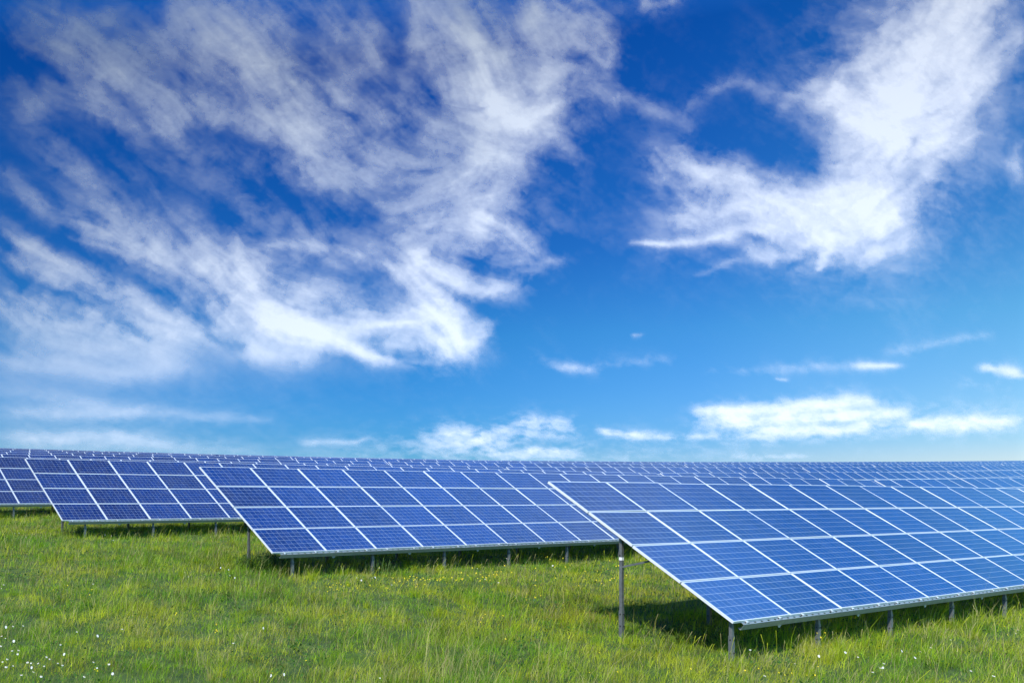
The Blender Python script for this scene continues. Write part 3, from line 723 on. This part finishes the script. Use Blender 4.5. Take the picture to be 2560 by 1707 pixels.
def grass():
    n = GRASS_N; x, y, r = scatter(n, 9.0, 64, 1.5)
    d = hide_rows(y); verge = np.exp(-((d - 0.1) / 0.7) ** 2) * (x > 12)
    under = (d > .2) & (d < 3.6) & (x > 13)
    n1 = fbm(x * .9 + 50, y * .9 + 50, 4); n2 = fbm(x * 2.6 + 9, y * 2.6, 4); n3 = fbm(x * .35 + 3, y * .35 + 8, 3); n4 = fbm(x * 5, y * 5 + 70, 3); n5 = fbm(x * 1.7 + 31, y * 1.7 + 12, 4)
    h = rng.lognormal(math.log(.092), .42, n) * (.50 + 1.15 * sstep(.36, .66, n2)) * (.75 + .5 * sstep(.4, .62, n4)) * (.8 + .45 * sstep(.35, .65, n3)) * (1 + .12 * verge) * np.where(under, 1.15, 1)
    w = rng.uniform(.0028, .0054, n) * (np.maximum(r, 12) / 13) ** .85
    la = rng.normal(RAD(-35), 1.7, n); lm = h * rng.uniform(.2, 1.0, n)
    lean = (np.cos(la) * lm, np.sin(la) * lm)
    view = np.arctan2(x, y)
    face = rng.uniform(0, math.pi, n)
    t = sstep(.34, .66, n1)[:, None]; col = LUSH * (1 - t) + YEL * t
    tb = (sstep(.52, .70, n3) * .5)[:, None]; col = col * (1 - tb) + BLU * tb
    dark = (sstep(.54, .66, n4) * .30 + sstep(.54, .66, n5) * .30)[:, None]; col = col * (1 - dark)
    col = col * rng.lognormal(0, .30, n)[:, None]
    dry = rng.random(n) < (.07 + .24 * sstep(.56, .72, n2) * sstep(.4, .6, fbm(x * .7 + 30, y * .7, 3)))
    dry &= ~under | (rng.random(n) < .3)
    col[dry] = STRAW * rng.uniform(.6, 1.1, dry.sum())[:, None]; h[dry] *= 1.35
    rust = rng.random(n) < .018 * (1 + 6 * (fbm(x * .8 + 11, y * .8 + 3, 3) > .6)); col[rust] = RUST * rng.uniform(.6, 1.2, rust.sum())[:, None]
    me = ribbon_mesh('grass_blades', x, y, h, w, lean, face, np.clip(col, 0, .8), m_leaf)
    g = mesh_obj('grass', me); tag(g, 'long green meadow grass covering the field between the arrays', 'grass', kind='stuff')
    # tussocks: tight bunches of longer blades leaning outwards
    nc = 1250; cx_, cy_, rc = scatter(nc, 9.5, 52, 1.3); d = hide_rows(cy_)
    keep = rng.random(nc) < .34 + .8 * np.exp(-((d + .35) / .5) ** 2) * (cx_ > 12.5); cx_, cy_, rc = cx_[keep], cy_[keep], rc[keep]; nc = len(cx_)
    per = 70; sp_ = rng.uniform(.03, .10, nc); hc = rng.uniform(.15, .30, nc); dr = rng.random(nc) < .42; hue = rng.random(nc)
    ox = rng.normal(0, 1, (nc, per)); oy = rng.normal(0, 1, (nc, per))
    x = (cx_[:, None] + ox * sp_[:, None]).ravel(); y = (cy_[:, None] + oy * sp_[:, None]).ravel(); r = np.hypot(x, y); n = len(x)
    h = (hc[:, None] * rng.uniform(.45, 1.15, (nc, per))).ravel(); k_ = rng.uniform(.12, .40, n) * h
    lean = ((ox.ravel() * k_ + rng.normal(.02, .03, n)), (oy.ravel() * k_ + rng.normal(-.01, .03, n)))
    col = LUSH[None] * (1 - hue[:, None]) + YEL[None] * hue[:, None]; col = np.repeat(col, per, 0) * rng.uniform(.6, 1.15, n)[:, None]
    dd = np.repeat(dr, per) & (rng.random(n) < .55); col[dd] = STRAW * rng.uniform(.6, 1.1, dd.sum())[:, None]
    me = ribbon_mesh('tussocks', x, y, h, rng.uniform(.003, .0052, n) * (np.maximum(r, 12) / 13) ** .8, lean, rng.uniform(0, math.pi, n), np.clip(col, 0, .85), m_leaf)
    tag(mesh_obj('grass_tussocks', me), 'taller tussocks of green and straw coloured grass dotted over the field', 'grass tussocks', kind='stuff')
    # flowering stems with pale heads
    n = 12000; x, y, r = scatter(n, 9.0, 55, 1.5); d = hide_rows(y)
    keep = (rng.random(n) < .25 + .9 * np.exp(-((d + 0.1) / .55) ** 2) * (x > 12.5) + .5 * (fbm(x * .8 + 77, y * .8, 3) > .56)); x, y, r = x[keep], y[keep], r[keep]; n = len(x)
    h = rng.uniform(.20, .44, n); la = rng.normal(RAD(-40), .9, n); lm = h * rng.uniform(.15, .5, n); sc = (np.maximum(r, 12) / 13) ** .8
    cols = np.where((rng.random(n) < .55)[:, None], STRAW * .85, YEL * 1.15) * rng.uniform(.7, 1.15, n)[:, None]
    me = ribbon_mesh('flowering_stems', x, y, h, .0028 * sc, (np.cos(la) * lm, np.sin(la) * lm), rng.uniform(0, math.pi, n), np.clip(cols, 0, .8), m_leaf, tipw=2.2)
    tag(mesh_obj('meadow_stems', me), 'tall pale seed stems standing up through the grass', 'grass stems', kind='stuff')
    # low broad leaves (clover, plantain)
    n = 80000; x, y, r = scatter(n, 9.0, 40, 1.4); p = fbm(x * 1.4 + 5, y * 1.4 + 90, 4); keep = rng.random(n) < sstep(.48, .66, p); x, y, r = x[keep], y[keep], r[keep]; n = len(x)
    s = rng.uniform(.010, .026, n) * (np.maximum(r, 12) / 13) ** .5; z = ground_z(x, y) + bumps(x, y) + rng.uniform(.03, .15, n)
    a = rng.uniform(0, 2 * math.pi, n); tx = rng.normal(0, .5, n); ty = rng.normal(0, .5, n)
    ux, uy = np.cos(a), np.sin(a); P = np.zeros((n, 4, 3))
    for i, (p_, q_) in enumerate(((-1, 0), (0, -.6), (1, 0), (0, .6))):
        ox = (ux * p_ - uy * q_) * s; oy = (uy * p_ + ux * q_) * s
        P[:, i] = np.stack([x + ox, y + oy, z + ox * tx + oy * ty], -1)
    me = np_mesh('clover_leaves', P.reshape(-1, 3), np.arange(4 * n), np.full(n, 4), [m_leaf])
    col = (np.array((.055, .17, .03)) + (np.array((.12, .26, .03)) - np.array((.055, .17, .03))) * rng.random(n)[:, None]) * rng.uniform(.7, 1.2, n)[:, None]
    cc = np.ones((n, 4, 4), np.float32); cc[:, :, :3] = col[:, None, :]
    me.color_attributes.new('tint', 'FLOAT_COLOR', 'POINT').data.foreach_set('color', cc.ravel())
    tag(mesh_obj('clover', me), 'low patches of darker clover leaves in the turf', 'clover', kind='stuff')
GRASS_N = 860000
grass()

m_petal = mat('white_petal', (0.74, 0.74, 0.71), 0.6); m_disc = mat('yellow_disc', (0.75, 0.48, 0.03), 0.6); m_yellow = mat('yellow_petal', (0.80, 0.62, 0.02), 0.5); m_stem = mat('green_stem', (0.09, 0.17, 0.03), 0.6)
def flower_into(mb, x, y, z, h, r, npet, mi_pet, mi_disc, mi_stem, tilt=(0, 0), cup=0.15):
    mb.cyl((x, y, z - h), (x, y, z), .0022, 4, mi_stem)
    for k in range(npet):
        a = 2 * math.pi * k / npet; ca, sa = math.cos(a), math.sin(a); b0 = len(mb.v); w = r * math.pi / npet * 1.15
        for (p, q) in ((.15, -.3), (.75, -.55), (1, 0), (.75, .55), (.15, .3)):
            px, py = p * r * ca - q * w * sa, p * r * sa + q * w * ca
            mb.v.append((x + px, y + py, z + cup * p * r + px * tilt[0] + py * tilt[1]))
        mb.f.append(tuple(range(b0, b0 + 5))); mb.m.append(mi_pet)
    mb.cyl((x, y, z), (x, y, z + .006), r * .30, 7, mi_disc)
DAISY = [(130,225),(0,0)]
def daisies():
    px = []
    for (s, ox, oy, L) in ((3.36, 0, 1380, [(30,298),(12,305),(783,277),(50,658),(110,642),(195,645),(645,710),(820,713),(12,742),(45,750),(115,790),(5,815),(508,833),(155,872),(390,937),(525,962),(415,960),(370,988),(345,1058),(785,933),(915,977),(815,1042),(707,1065),(945,1083),(1960,766),(2212,672),(1550,188),(1853,150),(1920,165),(1932,207),(1972,222),(100,890),(260,975),(110,970),(180,1052),(50,1028),(20,960),(538,882),(230,978),(485,990),(280,1040),(265,998),(320,945),(148,870),(2275,1048),(60,920),(1585,218),(1025,665)]),
                        (3.36, 0, 1080, [(125,850),(160,855),(885,867),(935,873),(218,890),(952,908)]),
                        (2.94, 1760, 1400, [(340,695),(845,735),(1040,705),(1132,733),(1322,766),(1315,808),(1590,675),(1668,680),(2310,533),(2293,558),(1552,740),(1455,700),(1962,843),(447,850),(1240,833),(1812,610),(1300,822),(2130,880),(668,806)]),
                        (2.94, 700, 1380, [(565,205),(598,225),(678,190),(700,186),(1508,207),(1605,225),(1450,123),(730,125),(30,945),(735,950),(822,240),(1665,48),(2004,103)])):
        px += [(ox + a / s, oy + b / s) for a, b in L]
    shapes = []
    for k in range(4):
        mb = MB(); flower_into(mb, 0, 0, 0, .30, .020, 14, 0, 1, 2, tilt=(random.gauss(.22, .25), random.gauss(.28, .25)), cup=random.uniform(-.15, .15)); shapes.append(mb.mesh('daisy_shape', [m_petal, m_disc, m_stem]))
    for (u, v) in px:
        hh = random.uniform(.27, .36); x, y = at(u, v, hh); r = math.hypot(x, y)
        o = mesh_obj('daisy', random.choice(shapes)); o.location = (x, y, float(ground_z(x, y)) + hh)
        s = random.uniform(.55, .95) * (r / 14) ** .35; o.scale = (s, s, 1); o.rotation_euler = (random.gauss(0, .12), random.gauss(0, .12), random.uniform(-.6, .6))
        if u < 110 and v > 1640: lab = 'tiny white oxeye daisy low in the bottom left corner'
        elif u < 70 and v > 1560: lab = 'white oxeye daisy by the left edge, in the cluster above the bottom corner'
        elif u < 340 and v > 1640: lab = 'white oxeye daisy in the loose group right of the bottom left corner'
        elif u < 340 and v > 1560: lab = 'white oxeye daisy above the bottom left crowd of daisies'
        elif u < 80: lab = 'white oxeye daisy at the left edge, in front of the leftmost array'
        elif u < 330 and v < 1400: lab = 'white oxeye daisy beside the front posts of the left array'
        elif 520 < u < 640 and v < 1480: lab = 'white oxeye daisy in the small group below the nettles by the middle array'
        elif u < 700: lab = 'lone white oxeye daisy scattered in the open grass at the left'
        elif v < 1480 and u < 1500: lab = 'white oxeye daisy in the grass just in front of the middle array'
        elif u > 2480: lab = 'white oxeye daisy at the right edge under the right front array'
        elif u > 1700 and v < 1645: lab = 'white oxeye daisy close in front of the posts of the right front array'
        elif u > 1700: lab = 'white oxeye daisy in the near grass at the bottom right'
        else: lab = 'lone white oxeye daisy in the grass at the bottom middle'
        tag(o, lab, 'daisy', 'white oxeye daisies in the meadow')
daisies()
def buttercups():
    mb = MB(); pts = []
    for (u0, v0, su, sv, n) in ((1085, 1449, 45, 4, 60), (1212, 1442, 30, 5, 26), (830, 1472, 28, 6, 26), (1040, 1462, 18, 4, 10), (950, 1462, 30, 8, 14), (1240, 1432, 60, 12, 22), (1480, 1440, 90, 18, 34), (1590, 1420, 40, 14, 20), (1400, 1400, 60, 8, 10), (1340, 1494, 30, 6, 8),
                                (545, 1574, 14, 6, 9), (1612, 1527, 4, 5, 4), (2044, 1586, 4, 5, 3), (2060, 1594, 6, 4, 2), (250, 1486, 60, 12, 7), (450, 1540, 12, 8, 4), (1180, 1530, 60, 20, 6), (2000, 1690, 60, 8, 12), (2515, 1580, 20, 10, 3), (780, 1650, 40, 20, 4), (240, 1690, 10, 8, 3), (1500, 1660, 200, 40, 8)):
        for k in range(max(2, int(n * .7))): pts.append((random.gauss(u0, su), random.gauss(v0, sv)))
    for (u, v) in pts:
        hh = random.uniform(.20, .32); x, y = at(u, min(v, 1700), hh); r = math.hypot(x, y)
        flower_into(mb, x, y, float(ground_z(x, y)) + hh, hh, random.uniform(.0085, .0125) * (r / 14) ** .5, 5, 0, 0, 1, tilt=(random.gauss(.4, .3), random.gauss(.5, .3)), cup=.2)
    tag(mesh_obj('buttercups', mb.mesh('buttercup_drift', [m_yellow, m_stem])), 'drift of tiny yellow buttercups in front of the middle array', 'buttercups', kind='stuff')
buttercups()

m_weed = leaf_material('weed_leaf', .25); 
def weed(name, cat, label, x, y, rad, hgt, nst, nl, c0, c1, ls=.03, spire=False):
    """a clump of stems, each with its own leaves; stems and foliage are two parts"""
    z = float(ground_z(x, y)); root = bpy.data.objects.new(name, None); C.objects.link(root); root.location = (x, y, z)
    tag(root, label, cat)
    st = MB(); P = []; col = []
    for i in range(nst):
        a = random.uniform(0, 6.283); rr = rad * math.sqrt(random.random()); bx, by = rr * math.cos(a), rr * math.sin(a)
        hh = hgt * random.uniform(.45, 1.0) * (1 - .35 * rr / rad); tx, ty = bx * 1.25 + random.gauss(0, .04), by * 1.25 + random.gauss(0, .04)
        st.cyl((bx, by, -.03), (tx, ty, hh), .005, 5)
        for k in range(nl):
            t = random.random() ** .7; t = .12 + .88 * t; c = (bx + (tx - bx) * t, by + (ty - by) * t, hh * t)
            s = ls * random.uniform(.6, 1.4) * (1.25 - .7 * t); az = random.uniform(0, 6.283); up = random.uniform(-.2, .8); off = s * random.uniform(.5, 1.3) * (.35 if spire else 1)
            u = Vector((math.cos(az), math.sin(az), up)).normalized(); v_ = Vector((-math.sin(az), math.cos(az), random.uniform(-.4, .4))).normalized()
            b_ = Vector(c) + u * off * .4
            P += [b_, b_ + u * s + v_ * s * .38, b_ + u * s * 2, b_ + u * s - v_ * s * .38]
            q = random.random(); cc = [(c0[j] + (c1[j] - c0[j]) * q) * random.uniform(.75, 1.2) for j in range(3)]; col += [cc] * 4
    so = mesh_obj('stems', st.mesh('weed_stems', [m_stem]), root)
    n = len(P) // 4; me = np_mesh('weed_foliage', np.array([tuple(p) for p in P]), np.arange(4 * n), np.full(n, 4), [m_weed])
    cc = np.ones((4 * n, 4), np.float32); cc[:, :3] = np.array(col); me.color_attributes.new('tint', 'FLOAT_COLOR', 'POINT').data.foreach_set('color', cc.ravel())
    mesh_obj('foliage', me, root)
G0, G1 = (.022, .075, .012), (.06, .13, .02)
def wp(u, v, h=0.05): return at(u, v, h)
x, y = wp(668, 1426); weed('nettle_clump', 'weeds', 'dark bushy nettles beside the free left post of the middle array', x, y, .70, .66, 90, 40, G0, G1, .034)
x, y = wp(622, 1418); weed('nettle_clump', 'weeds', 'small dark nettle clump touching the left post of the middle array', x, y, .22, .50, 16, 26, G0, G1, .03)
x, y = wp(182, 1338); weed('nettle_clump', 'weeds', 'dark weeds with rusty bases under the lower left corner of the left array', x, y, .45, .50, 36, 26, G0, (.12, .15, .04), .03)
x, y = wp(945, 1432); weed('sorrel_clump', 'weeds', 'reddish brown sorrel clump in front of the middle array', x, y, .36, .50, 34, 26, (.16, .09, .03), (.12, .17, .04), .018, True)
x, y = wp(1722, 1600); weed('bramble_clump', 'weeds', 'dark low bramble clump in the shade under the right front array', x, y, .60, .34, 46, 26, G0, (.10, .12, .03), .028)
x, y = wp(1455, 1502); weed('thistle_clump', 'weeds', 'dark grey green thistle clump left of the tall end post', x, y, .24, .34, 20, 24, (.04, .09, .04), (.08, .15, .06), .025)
x, y = wp(375, 1480); weed('sorrel_clump', 'weeds', 'sparse reddish sorrel clump in the open grass at the left', x, y, .20, .34, 14, 18, (.15, .10, .03), (.07, .14, .03), .018, True)
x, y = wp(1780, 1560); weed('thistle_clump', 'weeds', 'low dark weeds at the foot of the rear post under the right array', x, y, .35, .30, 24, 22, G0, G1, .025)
